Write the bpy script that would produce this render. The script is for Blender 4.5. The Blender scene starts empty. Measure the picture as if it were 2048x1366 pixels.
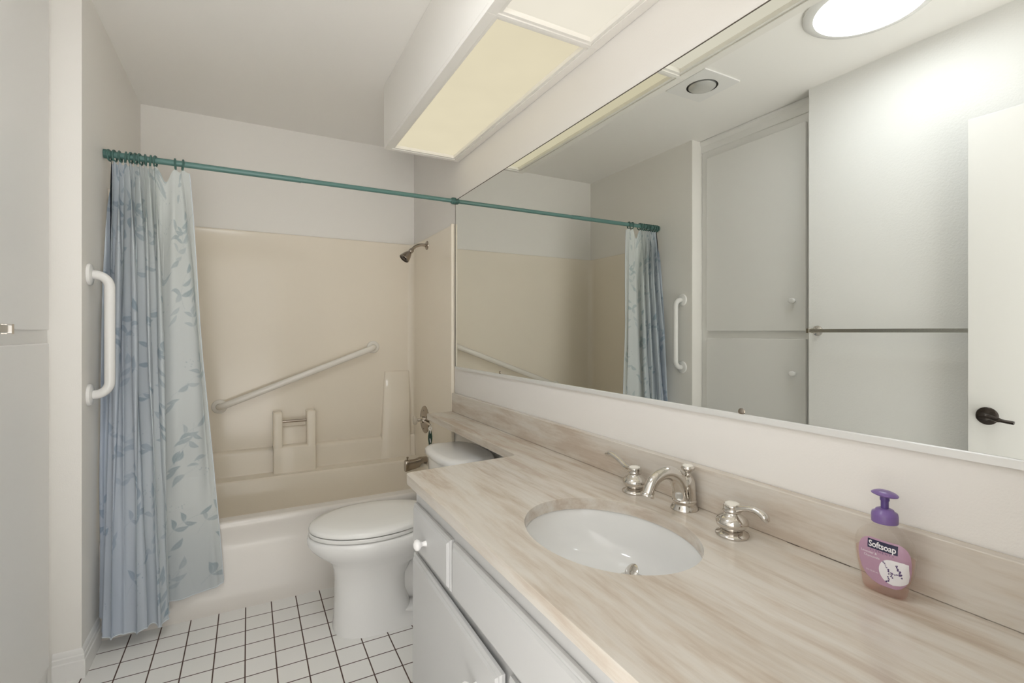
import bpy, bmesh, math, random
import numpy as np
from mathutils import Vector, Matrix

PI = math.pi
R = math.radians
SC = bpy.context.scene
COL = SC.collection

# ------------------------------------------------------------------ camera, world, exposure
YAW = R(28.265)
cam_d = bpy.data.cameras.new('camera')
cam_d.sensor_fit = 'HORIZONTAL'
cam_d.sensor_width = 36.0
cam_d.lens = 980.2 / 2048 * 36.0
cam_d.shift_y = -18.6 / 2048
cam_d.clip_start = 0.01
cam = bpy.data.objects.new('camera', cam_d)
cam.location = (0, 0, 1.215)
cam.rotation_euler = (PI / 2, 0, -YAW)
COL.objects.link(cam)
SC.camera = cam

SC.view_settings.view_transform = 'Standard'
SC.view_settings.look = 'None'
SC.view_settings.exposure = 0.0
SC.view_settings.gamma = 1.0
SC.view_settings.use_curve_mapping = False

world = bpy.data.worlds.new('added doorway fill')
SC.world = world
world.use_nodes = True
FILL_UP, FILL_DOWN = 2.2, 5.8     # added fill through the doorway, made stronger from below to lift the ceiling
_n, _l = world.node_tree.nodes, world.node_tree.links
bg = _n['Background']
bg.inputs['Color'].default_value = (1.0, 0.978, 0.945, 1)
_tc = _n.new('ShaderNodeTexCoord')
_sx = _n.new('ShaderNodeSeparateXYZ')
_mr = _n.new('ShaderNodeMapRange')
_mr.interpolation_type = 'SMOOTHSTEP'
_mr.inputs['From Min'].default_value = -0.12
_mr.inputs['From Max'].default_value = 0.0
_mr.inputs['To Min'].default_value = FILL_DOWN
_mr.inputs['To Max'].default_value = FILL_UP
_l.new(_tc.outputs['Generated'], _sx.inputs[0])
_l.new(_sx.outputs['Z'], _mr.inputs['Value'])
_l.new(_mr.outputs['Result'], bg.inputs['Strength'])

TUNNEL_GLOW = 18.0      # sun tunnel lens
PANEL_FAR = 1.03        # fluorescent panel nearest the tub
PANEL_NEAR = 1.03

# room measures (metres); X towards the mirror wall, Y towards the tub, camera at the doorway
MX = 1.006              # mirror face
WX = 1.010              # right wall
LX = -0.5185            # left wall
NX = -0.61              # niche of the linen cabinet
BY = 3.313              # back wall
NEAR = 0.06             # near wall (doorway)
CZ = 2.46               # ceiling
PIER = 2.243
CTZ = 0.779             # countertop

# ------------------------------------------------------------------ helpers
ORG = {}


def thing(name, label, cat, loc, group=None):
    o = bpy.data.objects.new(name, None)
    COL.objects.link(o)
    o.location = loc
    o.empty_display_size = 0.05
    ORG[o.name] = Vector(loc)
    o['label'] = label
    o['category'] = cat
    if group:
        o['group'] = group
    return o


def tag(o, label, cat, group=None, kind=None):
    if label:
        o['label'] = label
    if cat:
        o['category'] = cat
    if group:
        o['group'] = group
    if kind:
        o['kind'] = kind
    return o


def obj(name, bm, mat, parent=None, origin=None, smooth=40, bevel=0.0, seg=2, label=None):
    """links the bmesh (world coordinates) as ONE mesh object"""
    if parent is not None:
        org = ORG[parent.name]
    else:
        org = Vector(origin) if origin else Vector((0, 0, 0))
    bmesh.ops.recalc_face_normals(bm, faces=bm.faces[:])
    bmesh.ops.translate(bm, verts=bm.verts[:], vec=-org)
    me = bpy.data.meshes.new(name)
    if smooth:
        for f in bm.faces:
            f.smooth = True
    bm.to_mesh(me)
    bm.free()
    if smooth:
        me.set_sharp_from_angle(angle=R(smooth))
    if mat is not None:
        for m in (mat if isinstance(mat, (list, tuple)) else [mat]):
            me.materials.append(m)
    o = bpy.data.objects.new(name, me)
    COL.objects.link(o)
    if parent is not None:
        o.parent = parent
    else:
        o.location = org
    ORG[o.name] = org
    if bevel:
        b = o.modifiers.new('bevel', 'BEVEL')
        b.width = bevel
        b.segments = seg
        b.limit_method = 'ANGLE'
        b.angle_limit = R(40)
        b.harden_normals = True
    if label:
        o['label'] = label
    return o


def structure(name, bm, mat, **k):
    o = obj(name, bm, mat, **k)
    o['kind'] = 'structure'
    return o


def box(bm, x0, x1, y0, y1, z0, z1):
    v = [bm.verts.new(p) for p in ((x0, y0, z0), (x1, y0, z0), (x1, y1, z0), (x0, y1, z0),
                                   (x0, y0, z1), (x1, y0, z1), (x1, y1, z1), (x0, y1, z1))]
    for f in ((3, 2, 1, 0), (4, 5, 6, 7), (0, 1, 5, 4), (1, 2, 6, 5), (2, 3, 7, 6), (3, 0, 4, 7)):
        bm.faces.new([v[i] for i in f])
    return v


def loft(bm, rings, cap0=True, cap1=True, close=True):
    vs = [[bm.verts.new(p) for p in r] for r in rings]
    n = len(vs[0])
    for a, b in zip(vs[:-1], vs[1:]):
        for i in range(n if close else n - 1):
            j = (i + 1) % n
            bm.faces.new((a[i], a[j], b[j], b[i]))
    if cap0:
        bm.faces.new(vs[0][::-1])
    if cap1:
        bm.faces.new(vs[-1])
    return vs


def frame_of(d):
    d = Vector(d).normalized()
    up = Vector((0, 0, 1)) if abs(d.z) < 0.9 else Vector((1, 0, 0))
    a = d.cross(up).normalized()
    b = a.cross(d).normalized()
    return a, b


def tube(bm, pts, rad, seg=14, flat=1.0, caps=True):
    pts = [Vector(p) for p in pts]
    n = len(pts)
    rad = rad if isinstance(rad, (list, tuple)) else [rad] * n
    rings = []
    a = b = None
    for i, p in enumerate(pts):
        d = (pts[min(i + 1, n - 1)] - pts[max(i - 1, 0)]).normalized()
        if a is None:
            a, b = frame_of(d)
        else:
            a = (a - d * a.dot(d)).normalized()
            b = a.cross(d).normalized()
        rings.append([p + (a * math.cos(t) + b * math.sin(t) * flat) * rad[i]
                      for t in [2 * PI * k / seg for k in range(seg)]])
    loft(bm, rings, caps, caps)


def curve_pts(pts, n=8):
    """Catmull-Rom through the given points"""
    P = [Vector(p) for p in pts]
    P = [P[0] * 2 - P[1]] + P + [P[-1] * 2 - P[-2]]
    out = []
    for i in range(1, len(P) - 2):
        for k in range(n):
            t = k / n
            a, b, c, d = P[i - 1], P[i], P[i + 1], P[i + 2]
            out.append(0.5 * ((2 * b) + (c - a) * t + (2 * a - 5 * b + 4 * c - d) * t * t
                              + (3 * b - a - 3 * c + d) * t ** 3))
    out.append(P[-2])
    return out


def lathe(bm, prof, c, axis=(0, 0, 1), seg=32, cap0=True, cap1=True):
    """prof: (radius, height along axis)"""
    c = Vector(c)
    ax = Vector(axis).normalized()
    a, b = frame_of(ax)
    loft(bm, [[c + ax * h + (a * math.cos(t) + b * math.sin(t)) * max(r, 1e-5)
               for t in [2 * PI * k / seg for k in range(seg)]] for r, h in prof], cap0, cap1)


def torus(bm, c, axis, r, rr, n=24, m=8):
    c = Vector(c)
    ax = Vector(axis).normalized()
    a, b = frame_of(ax)
    rings = []
    for i in range(n):
        t = 2 * PI * i / n
        d = a * math.cos(t) + b * math.sin(t)
        rings.append([c + d * (r + rr * math.cos(q)) + ax * rr * math.sin(q)
                      for q in [2 * PI * k / m for k in range(m)]])
    rings.append(rings[0])
    loft(bm, rings, False, False)
    bmesh.ops.remove_doubles(bm, verts=bm.verts[:], dist=1e-6)


def rrect(cx, cy, hx, hy, r, z, n=8):
    out = []
    for sx, sy, a0 in ((1, 1, 0), (-1, 1, 90), (-1, -1, 180), (1, -1, 270)):
        for k in range(n + 1):
            t = R(a0 + 90 * k / n)
            out.append((cx + sx * (hx - r) + r * math.cos(t), cy + sy * (hy - r) + r * math.sin(t), z))
    return out


def extrude_x(bm, prof, x0, x1):
    """closed (y,z) profile swept along X"""
    loft(bm, [[(x0, y, z) for y, z in prof], [(x1, y, z) for y, z in prof]])


def extrude_y(bm, prof, y0, y1):
    loft(bm, [[(x, y0, z) for x, z in prof], [(x, y1, z) for x, z in prof]])


def extrude_z(bm, prof, z0, z1):
    loft(bm, [[(x, y, z0) for x, y in prof], [(x, y, z1) for x, y in prof]])


# ------------------------------------------------------------------ materials
def mat(name, col, rough=0.5, metal=0.0, spec=0.5, coat=0.0, bump=None, vary=None):
    m = bpy.data.materials.new(name)
    m.use_nodes = True
    nt = m.node_tree
    p = nt.nodes['Principled BSDF']
    p.inputs['Base Color'].default_value = (*col, 1)
    p.inputs['Roughness'].default_value = rough
    p.inputs['Metallic'].default_value = metal
    p.inputs['Specular IOR Level'].default_value = spec
    p.inputs['Coat Weight'].default_value = coat
    p.inputs['Coat Roughness'].default_value = 0.05
    tc = nt.nodes.new('ShaderNodeTexCoord')
    if bump:
        sc, st, dist = bump
        nz = nt.nodes.new('ShaderNodeTexNoise')
        nz.inputs['Scale'].default_value = sc
        nz.inputs['Detail'].default_value = 3
        bp = nt.nodes.new('ShaderNodeBump')
        bp.inputs['Strength'].default_value = st
        bp.inputs['Distance'].default_value = dist
        nt.links.new(tc.outputs['Object'], nz.inputs['Vector'])
        nt.links.new(nz.outputs['Fac'], bp.inputs['Height'])
        nt.links.new(bp.outputs['Normal'], p.inputs['Normal'])
    if vary:
        sc, amt = vary
        nz2 = nt.nodes.new('ShaderNodeTexNoise')
        nz2.inputs['Scale'].default_value = sc
        nz2.inputs['Detail'].default_value = 4
        rp = nt.nodes.new('ShaderNodeValToRGB')
        lo = tuple(c * (1 - amt) for c in col)
        hi = tuple(min(1, c * (1 + amt)) for c in col)
        rp.color_ramp.elements[0].position = 0.3
        rp.color_ramp.elements[1].position = 0.7
        rp.color_ramp.elements[0].color = (*lo, 1)
        rp.color_ramp.elements[1].color = (*hi, 1)
        nt.links.new(tc.outputs['Object'], nz2.inputs['Vector'])
        nt.links.new(nz2.outputs['Fac'], rp.inputs['Fac'])
        nt.links.new(rp.outputs['Color'], p.inputs['Base Color'])
    return m


M = {}
M['wall'] = mat('wall paint', (0.91, 0.886, 0.842), 0.55, spec=0.3, bump=(260, 0.12, 0.002))
M['wall_shade_tinted'] = mat('wall paint with shade tint', (0.84, 0.815, 0.785), 0.55, spec=0.3, bump=(260, 0.12, 0.002))  # same paint as the other walls, with shade put into its colour
M['textured'] = mat('orange peel wall paint', (0.90, 0.895, 0.88), 0.5, spec=0.35, bump=(130, 0.35, 0.003))
M['ceiling'] = mat('ceiling paint', (0.955, 0.935, 0.90), 0.7, spec=0.2, bump=(200, 0.08, 0.002))
M['trim'] = mat('white trim enamel', (0.88, 0.87, 0.85), 0.3)
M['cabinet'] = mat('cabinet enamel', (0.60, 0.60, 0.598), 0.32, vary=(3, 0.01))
M['dark'] = mat('dark cavity', (0.05, 0.045, 0.04), 0.8)
M['fibreglass'] = mat('almond fibreglass', (0.91, 0.835, 0.715), 0.11, spec=0.27, vary=(2.5, 0.012), bump=(9, 0.03, 0.004))
M['tub'] = mat('tub enamel', (0.80, 0.76, 0.71), 0.14, spec=0.5, vary=(2.5, 0.01))
M['plastic'] = mat('white bar coating', (0.86, 0.85, 0.83), 0.22)
M['almond_bar'] = mat('almond bar coating', (0.90, 0.865, 0.80), 0.2)
M['china'] = mat('white vitreous china', (0.89, 0.885, 0.87), 0.07, spec=0.55)
M['seat'] = mat('toilet seat plastic', (0.89, 0.885, 0.86), 0.16)
M['sinkchina'] = mat('sink glaze', (0.80, 0.80, 0.79), 0.06, spec=0.55)
M['ceramic'] = mat('white ceramic knob', (0.88, 0.87, 0.86), 0.12)
M['cap'] = mat('cream ceramic cap', (0.80, 0.77, 0.70), 0.15)
M['chrome'] = mat('polished nickel', (0.66, 0.63, 0.59), 0.06, metal=1)
M['nickel'] = mat('aged nickel', (0.40, 0.35, 0.30), 0.22, metal=1)
M['steel'] = mat('brushed steel', (0.55, 0.54, 0.52), 0.25, metal=1)
M['aluminium'] = mat('satin aluminium channel', (0.82, 0.82, 0.81), 0.4, metal=0.3)
M['bronze'] = mat('dark bronze', (0.055, 0.045, 0.04), 0.22, metal=0.85)
M['silvered'] = mat('mirror glass', (0.785, 0.80, 0.77), 0.0, metal=1)
M['teal'] = mat('teal rod enamel', (0.115, 0.235, 0.215), 0.33)
M['ring'] = mat('dark teal ring plastic', (0.06, 0.145, 0.128), 0.4)
M['purple'] = mat('purple plastic', (0.20, 0.125, 0.34), 0.3)
M['purple_dark'] = mat('deep purple plastic', (0.10, 0.055, 0.24), 0.3)
M['navy'] = mat('navy ink', (0.018, 0.016, 0.055), 0.4)
M['ink'] = mat('violet ink', (0.10, 0.06, 0.17), 0.45)
M['white_ink'] = mat('white ink', (0.85, 0.83, 0.86), 0.4)
M['lilac'] = mat('lilac label film', (0.47, 0.29, 0.40), 0.35)
M['green'] = mat('dark green plastic', (0.012, 0.045, 0.03), 0.35)
M['bulb'] = mat('silvered bulb glass', (0.75, 0.75, 0.73), 0.30, metal=0.7)
M['caulk'] = mat('old grey joint', (0.11, 0.09, 0.075), 0.8)


def emitter(name, col, st, noise=None):
    m = bpy.data.materials.new(name)
    m.use_nodes = True
    nt = m.node_tree
    nt.nodes.clear()
    out = nt.nodes.new('ShaderNodeOutputMaterial')
    e = nt.nodes.new('ShaderNodeEmission')
    e.inputs['Color'].default_value = (*col, 1)
    e.inputs['Strength'].default_value = st
    if noise:
        tc = nt.nodes.new('ShaderNodeTexCoord')
        nz = nt.nodes.new('ShaderNodeTexNoise')
        nz.inputs['Scale'].default_value = noise
        nz.inputs['Detail'].default_value = 2
        mr = nt.nodes.new('ShaderNodeMapRange')
        mr.inputs['To Min'].default_value = st * 0.94
        mr.inputs['To Max'].default_value = st * 1.05
        nt.links.new(tc.outputs['Object'], nz.inputs['Vector'])
        nt.links.new(nz.outputs['Fac'], mr.inputs['Value'])
        nt.links.new(mr.outputs['Result'], e.inputs['Strength'])
    nt.links.new(e.outputs[0], out.inputs['Surface'])
    return m


M['panel_far'] = emitter('warm panel glow', (0.738, 0.665, 0.479), PANEL_FAR, 5)
M['panel_near'] = emitter('pale panel glow', (0.83, 0.775, 0.65), PANEL_NEAR, 5)
M['tunnel'] = emitter('daylight lens glow', (0.92, 0.965, 1.0), TUNNEL_GLOW, 14)


def tile_floor():
    m = mat('white tile floor', (0.8, 0.78, 0.74), 0.28, spec=0.4)
    nt = m.node_tree
    p = nt.nodes['Principled BSDF']
    tc = nt.nodes.new('ShaderNodeTexCoord')
    mp = nt.nodes.new('ShaderNodeMapping')
    mp.inputs['Location'].default_value = (0.4157 + 0.1012 * 8, -2.370 + 0.1012 * 40, 0)
    br = nt.nodes.new('ShaderNodeTexBrick')
    br.offset = 0.0
    br.squash = 1.0
    br.inputs['Scale'].default_value = 1.0
    br.inputs['Brick Width'].default_value = 0.1012
    br.inputs['Row Height'].default_value = 0.1012
    br.inputs['Mortar Size'].default_value = 0.0024
    br.inputs['Mortar Smooth'].default_value = 0.15
    br.inputs['Bias'].default_value = 0.0
    br.inputs['Color1'].default_value = (0.91, 0.90, 0.875, 1)
    br.inputs['Color2'].default_value = (0.895, 0.885, 0.855, 1)
    br.inputs['Mortar'].default_value = (0.10, 0.06, 0.05, 1)
    nt.links.new(tc.outputs['Object'], mp.inputs['Vector'])
    nt.links.new(mp.outputs['Vector'], br.inputs['Vector'])
    nt.links.new(br.outputs['Color'], p.inputs['Base Color'])
    bp = nt.nodes.new('ShaderNodeBump')
    bp.inputs['Strength'].default_value = 0.5
    bp.inputs['Distance'].default_value = 0.002
    bp.invert = True
    nt.links.new(br.outputs['Fac'], bp.inputs['Height'])
    nt.links.new(bp.outputs['Normal'], p.inputs['Normal'])
    mr = nt.nodes.new('ShaderNodeMapRange')
    mr.inputs['To Min'].default_value = 0.25
    mr.inputs['To Max'].default_value = 0.8
    nt.links.new(br.outputs['Fac'], mr.inputs['Value'])
    nt.links.new(mr.outputs['Result'], p.inputs['Roughness'])
    return m


M['tile'] = tile_floor()


def stone():
    m = mat('veined cream stone', (0.7, 0.6, 0.48), 0.16, spec=0.5)
    nt = m.node_tree
    L = nt.links
    p = nt.nodes['Principled BSDF']
    N = nt.nodes.new
    tc = N('ShaderNodeTexCoord')
    # slow waviness of the beds
    wv = N('ShaderNodeTexNoise')
    wv.inputs['Scale'].default_value = 1.6
    wv.inputs['Detail'].default_value = 2
    L.new(tc.outputs['Object'], wv.inputs['Vector'])
    sub = N('ShaderNodeVectorMath')
    sub.operation = 'SUBTRACT'
    sub.inputs[1].default_value = (0.5, 0.5, 0.5)
    L.new(wv.outputs['Color'], sub.inputs[0])
    mul = N('ShaderNodeVectorMath')
    mul.operation = 'MULTIPLY'
    mul.inputs[1].default_value = (0.075, 0.0, 0.03)
    L.new(sub.outputs[0], mul.inputs[0])
    add = N('ShaderNodeVectorMath')
    add.operation = 'ADD'
    L.new(tc.outputs['Object'], add.inputs[0])
    L.new(mul.outputs[0], add.inputs[1])

    def bands(sx, sy, sz, detail, rough):
        mp = N('ShaderNodeMapping')
        mp.inputs['Scale'].default_value = (sx, sy, sz)
        L.new(add.outputs[0], mp.inputs['Vector'])
        n = N('ShaderNodeTexNoise')
        n.inputs['Scale'].default_value = 1.0
        n.inputs['Detail'].default_value = detail
        n.inputs['Roughness'].default_value = rough
        L.new(mp.outputs['Vector'], n.inputs['Vector'])
        return n.outputs['Fac']

    def ramp(fac, stops):
        r = N('ShaderNodeValToRGB')
        e = r.color_ramp.elements
        e[0].position, e[0].color = stops[0][0], (*stops[0][1], 1)
        e[1].position, e[1].color = stops[-1][0], (*stops[-1][1], 1)
        for pos, c in stops[1:-1]:
            k = e.new(pos)
            k.color = (*c, 1)
        L.new(fac, r.inputs['Fac'])
        return r.outputs['Color']

    wide = ramp(bands(13, 0.5, 13, 4, 0.55), [(0.36, (0.46, 0.365, 0.25)), (0.45, (0.555, 0.465, 0.345)),
                                              (0.53, (0.615, 0.535, 0.425)), (0.62, (0.66, 0.60, 0.505))])
    fine = ramp(bands(95, 1.5, 95, 5, 0.6), [(0.36, (0.76, 0.72, 0.66)), (0.47, (0.94, 0.93, 0.91)), (0.58, (1, 1, 1))])
    vein = ramp(bands(38, 0.9, 38, 6, 0.68), [(0.39, (0.76, 0.70, 0.61)), (0.435, (1, 1, 1)), (0.57, (1, 1, 1)), (0.66, (0.88, 0.83, 0.76))])

    def mixm(a, b, f):
        x = N('ShaderNodeMix')
        x.data_type = 'RGBA'
        x.blend_type = 'MULTIPLY'
        x.inputs['Factor'].default_value = f
        L.new(a, x.inputs['A'])
        L.new(b, x.inputs['B'])
        return x.outputs['Result']

    c = mixm(mixm(wide, fine, 0.8), vein, 0.8)
    # the slab is whiter along its front
    sx = N('ShaderNodeSeparateXYZ')
    L.new(add.outputs[0], sx.inputs[0])
    mr = N('ShaderNodeMapRange')
    mr.inputs['From Min'].default_value = 0.46
    mr.inputs['From Max'].default_value = 0.74
    mr.inputs['To Min'].default_value = 0.72
    mr.inputs['To Max'].default_value = 0.0
    L.new(sx.outputs['X'], mr.inputs['Value'])
    pale = ramp(bands(17, 2.6, 17, 6, 0.64), [(0.38, (0.53, 0.445, 0.375)), (0.47, (0.635, 0.575, 0.51)), (0.56, (0.70, 0.665, 0.62))])
    mx = N('ShaderNodeMix')
    mx.data_type = 'RGBA'
    L.new(mr.outputs['Result'], mx.inputs['Factor'])
    L.new(c, mx.inputs['A'])
    L.new(pale, mx.inputs['B'])
    L.new(mx.outputs['Result'], p.inputs['Base Color'])
    return m


M['stone'] = stone()


def see_through(name, col, mixfac, rough=0.05):
    m = bpy.data.materials.new(name)
    m.use_nodes = True
    nt = m.node_tree
    nt.nodes.clear()
    out = nt.nodes.new('ShaderNodeOutputMaterial')
    t = nt.nodes.new('ShaderNodeBsdfTransparent')
    t.inputs['Color'].default_value = (*col, 1)
    g = nt.nodes.new('ShaderNodeBsdfGlossy')
    g.inputs['Roughness'].default_value = rough
    g.inputs['Color'].default_value = (0.9, 0.9, 0.9, 1)
    fr = nt.nodes.new('ShaderNodeFresnel')
    fr.inputs['IOR'].default_value = 1.45
    mx = nt.nodes.new('ShaderNodeMixShader')
    d = nt.nodes.new('ShaderNodeBsdfDiffuse')
    d.inputs['Color'].default_value = (*col, 1)
    mx2 = nt.nodes.new('ShaderNodeMixShader')
    mx2.inputs[0].default_value = mixfac
    nt.links.new(t.outputs[0], mx2.inputs[1])
    nt.links.new(d.outputs[0], mx2.inputs[2])
    ge = nt.nodes.new('ShaderNodeNewGeometry')
    ma = nt.nodes.new('ShaderNodeMath')
    ma.operation = 'SUBTRACT'
    ma.use_clamp = True
    nt.links.new(fr.outputs[0], ma.inputs[0])
    nt.links.new(ge.outputs['Backfacing'], ma.inputs[1])
    nt.links.new(ma.outputs[0], mx.inputs[0])
    nt.links.new(mx2.outputs[0], mx.inputs[1])
    nt.links.new(g.outputs[0], mx.inputs[2])
    nt.links.new(mx.outputs[0], out.inputs['Surface'])
    return m


M['bottle'] = see_through('clear bottle plastic', (0.985, 0.97, 0.955), 0.03)
M['liquid'] = see_through('pink lavender soap', (0.93, 0.80, 0.765), 0.10)
M['acrylic'] = see_through('clear acrylic', (0.93, 0.92, 0.90), 0.15)


def fabric():
    m = mat('printed curtain cloth', (0.5, 0.55, 0.6), 0.55, spec=0.25)
    nt = m.node_tree
    p = nt.nodes['Principled BSDF']
    at = nt.nodes.new('ShaderNodeAttribute')
    at.attribute_name = 'print'
    tr = nt.nodes.new('ShaderNodeBsdfTranslucent')
    mx = nt.nodes.new('ShaderNodeMixShader')
    mx.inputs[0].default_value = 0.22
    out = nt.nodes['Material Output']
    nt.links.new(at.outputs['Color'], p.inputs['Base Color'])
    nt.links.new(at.outputs['Color'], tr.inputs['Color'])
    nt.links.new(p.outputs[0], mx.inputs[1])
    nt.links.new(tr.outputs[0], mx.inputs[2])
    nt.links.new(mx.outputs[0], out.inputs['Surface'])
    return m


M['fabric'] = fabric()
M['hem'] = mat('curtain hem thread', (0.66, 0.70, 0.74), 0.6)

# ------------------------------------------------------------------ room shell
bm = bmesh.new()
box(bm, -0.9, 1.2, -0.14, 3.45, -0.08, 0.0)
structure('floor', bm, M['tile'])
bm = bmesh.new()
box(bm, -0.9, 1.2, -0.14, 3.45, CZ, CZ + 0.1)
structure('ceiling', bm, M['ceiling'])
bm = bmesh.new()
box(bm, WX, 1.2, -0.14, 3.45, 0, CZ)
structure('wall_right', bm, M['wall_shade_tinted'])
bm = bmesh.new()
box(bm, -0.9, WX, BY, 3.45, 0, CZ)
structure('wall_back', bm, M['wall'])
# left wall: alcove part with pier, niche back, towel bar part
bm = bmesh.new()
box(bm, -0.9, LX, PIER, BY, 0, CZ)
structure('wall_left', bm, M['wall'])
bm = bmesh.new()
box(bm, -0.9, LX, -0.14, 1.492, 0, CZ)
structure('wall_towel', bm, M['textured'])
bm = bmesh.new()
box(bm, -0.95, -0.80, 1.492, PIER, 0, CZ)
structure('wall_niche', bm, M['wall'])
# near wall with the open doorway the camera stands in
bm = bmesh.new()
box(bm, LX, -0.44, -0.14, NEAR, 0, CZ)
box(bm, 0.34, WX, -0.14, NEAR, 0, CZ)
box(bm, -0.44, 0.34, -0.14, NEAR, 2.06, CZ)
structure('wall_near', bm, M['wall'])


def baseboard_profile(h=0.102, t=0.013):
    return [(0, 0), (t, 0), (t, h * 0.60), (t * 0.78, h * 0.64), (t * 0.78, h * 0.78), (t * 0.55, h * 0.82),
            (t * 0.55, h * 0.90), (t * 0.3, h * 0.97), (0, h)]


def sweep_base(bm, path, prof):
    """path of (x, y, outward x, outward y) stations, mitred"""
    loft(bm, [[(x + nx * d, y + ny * d, z) for d, z in prof] for x, y, nx, ny in path])


bm = bmesh.new()
sweep_base(bm, [(NX + 0.014, PIER, 0, -1), (LX, PIER, 1, -1), (LX, 2.452, 1, 0)], baseboard_profile())
structure('baseboard_left', bm, M['trim'], smooth=25)
bm = bmesh.new()
sweep_base(bm, [(LX, NEAR, 1, 0), (LX, 1.490, 1, 0)], baseboard_profile())
structure('baseboard_towel', bm, M['trim'], smooth=25)

# open door, swung back in front of the towel wall
bm = bmesh.new()
box(bm, -0.455, -0.42, 0.075, 0.829, 0.012, 2.03)
door = structure('door_1', bm, M['trim'], bevel=0.002)
tag(door, 'white door standing open against the towel bar wall, seen in the mirror', 'door')
bm = bmesh.new()
hc = Vector((-0.42, 0.772, 0.902))
lathe(bm, [(0.033, 0.0), (0.033, 0.003), (0.029, 0.007), (0.018, 0.010), (0.012, 0.014), (0.012, 0.036), (0.016, 0.040), (0.016, 0.052), (0.010, 0.056)], hc, (1, 0, 0))
tube(bm, curve_pts([hc + Vector((0.046, 0.006, 0)), hc + Vector((0.047, -0.02, 0.002)), hc + Vector((0.044, -0.05, -0.006)), hc + Vector((0.042, -0.085, -0.010))], 6),
     [0.0145] * 6 + [0.011] * 6 + [0.008] * 7, flat=0.8)
obj('door_handle', bm, M['bronze'], door, label='dark bronze lever handle')
bm = bmesh.new()
box(bm, -0.447, -0.428, 0.829, 0.8305, 0.875, 0.93)
obj('latch_plate', bm, M['nickel'], door)

# ------------------------------------------------------------------ light box over the counter
lb = thing('ceiling_light_box', 'white boxed soffit with two lit cream panels above the mirror', 'light fixture', (0.8, 1.3, 2.14))
LB0, LB1 = 0.604, WX - 0.001
bm = bmesh.new()
box(bm, LB0, LB0 + 0.018, NEAR + 0.001, 2.490, 2.1581, CZ - 0.001)       # front board
box(bm, LB0 + 0.018, LB1, 2.472, 2.490, 2.1581, CZ - 0.001)                       # end board
obj('housing', bm, M['wall'], lb)
for y0, y1, far in ((1.302, 2.453, True), (0.11, 1.262, False)):
    bm = bmesh.new()
    # moulded frame around one panel: outer bead, step, inner lip
    x0, x1 = 0.650, 0.965
    oy0 = y0 - 0.020 if far else NEAR + 0.001
    oy1 = 2.490 if far else y1 + 0.020
    ox0, ox1 = LB0, LB1
    for a0, a1, b0, b1, z0, z1 in ((ox0, x0 - 0.012, oy0, oy1, 2.140, 2.158), (x1 + 0.012, ox1, oy0, oy1, 2.140, 2.158),
                                   (x0 - 0.012, x1 + 0.012, oy0, y0 - 0.012, 2.140, 2.158), (x0 - 0.012, x1 + 0.012, y1 + 0.012, oy1, 2.140, 2.158),
                                   (x0 - 0.012, x0, y0 - 0.012, y1 + 0.012, 2.144, 2.160), (x1, x1 + 0.012, y0 - 0.012, y1 + 0.012, 2.144, 2.160),
                                   (x0, x1, y0 - 0.012, y0, 2.144, 2.160), (x0, x1, y1, y1 + 0.012, 2.144, 2.160)):
        box(bm, a0, a1, b0, b1, z0, z1)
    obj('panel_frame', bm, M['wall'], lb, bevel=0.0012)
    bm = bmesh.new()
    box(bm, x0 - 0.006, x1 + 0.006, y0 - 0.006, y1 + 0.006, 2.1605, 2.164)
    obj('diffuser_panel', bm, M['panel_far'] if far else M['panel_near'], lb,
        label='yellowish lit panel nearest the tub' if far else 'paler lit panel nearest the doorway')

# sun tunnel in the ceiling, seen in the mirror
sk = thing('tubular_skylight', 'round glowing skylight lens in the ceiling, seen in the mirror', 'skylight', (-0.055, 0.993, CZ))
bm = bmesh.new()
lathe(bm, [(0.217, 0.0), (0.216, -0.008), (0.205, -0.016), (0.186, -0.018), (0.181, -0.018), (0.180, 0.0)], (-0.055, 0.993, CZ), cap0=False, cap1=False, seg=64)
obj('trim_ring', bm, M['plastic'], sk)
bm = bmesh.new()
lathe(bm, [(0.1805, -0.002), (0.14, -0.003), (0.08, -0.004), (0.0, -0.0045)], (-0.055, 0.993, CZ), cap0=False, cap1=False, seg=64)
obj('lens', bm, M['tunnel'], sk)

# heat lamp in the ceiling
hl = thing('ceiling_heat_lamp', 'recessed reflector bulb in a white square ceiling plate, seen in the mirror', 'ceiling lamp', (-0.005, 1.725, CZ))
bm = bmesh.new()
hx, hy = -0.005, 1.725
n = 48
outer = [(hx + 0.125 * max(-1, min(1, 1.4 * math.cos(2 * PI * k / n))), hy + 0.125 * max(-1, min(1, 1.4 * math.sin(2 * PI * k / n)))) for k in range(n)]
circ = lambda r, z: [(hx + r * math.cos(2 * PI * k / n), hy + r * math.sin(2 * PI * k / n), z) for k in range(n)]
loft(bm, [[(x, y, CZ) for x, y in outer], [(x, y, CZ - 0.006) for x, y in outer], circ(0.076, CZ - 0.006), circ(0.074, CZ)], False, False)
obj('face_plate', bm, M['trim'], hl)
bm = bmesh.new()
loft(bm, [circ(0.075, CZ - 0.005), circ(0.073, CZ - 0.0004), circ(0.05, CZ - 0.0004)], False, True)
obj('recess', bm, M['dark'], hl)
bm = bmesh.new()
lathe(bm, [(0.066, -0.001), (0.0655, -0.008), (0.055, -0.016), (0.035, -0.021), (0.0, -0.023)], (hx, hy, CZ), cap0=False, seg=40)
obj('bulb', bm, M['bulb'], hl)

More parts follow.
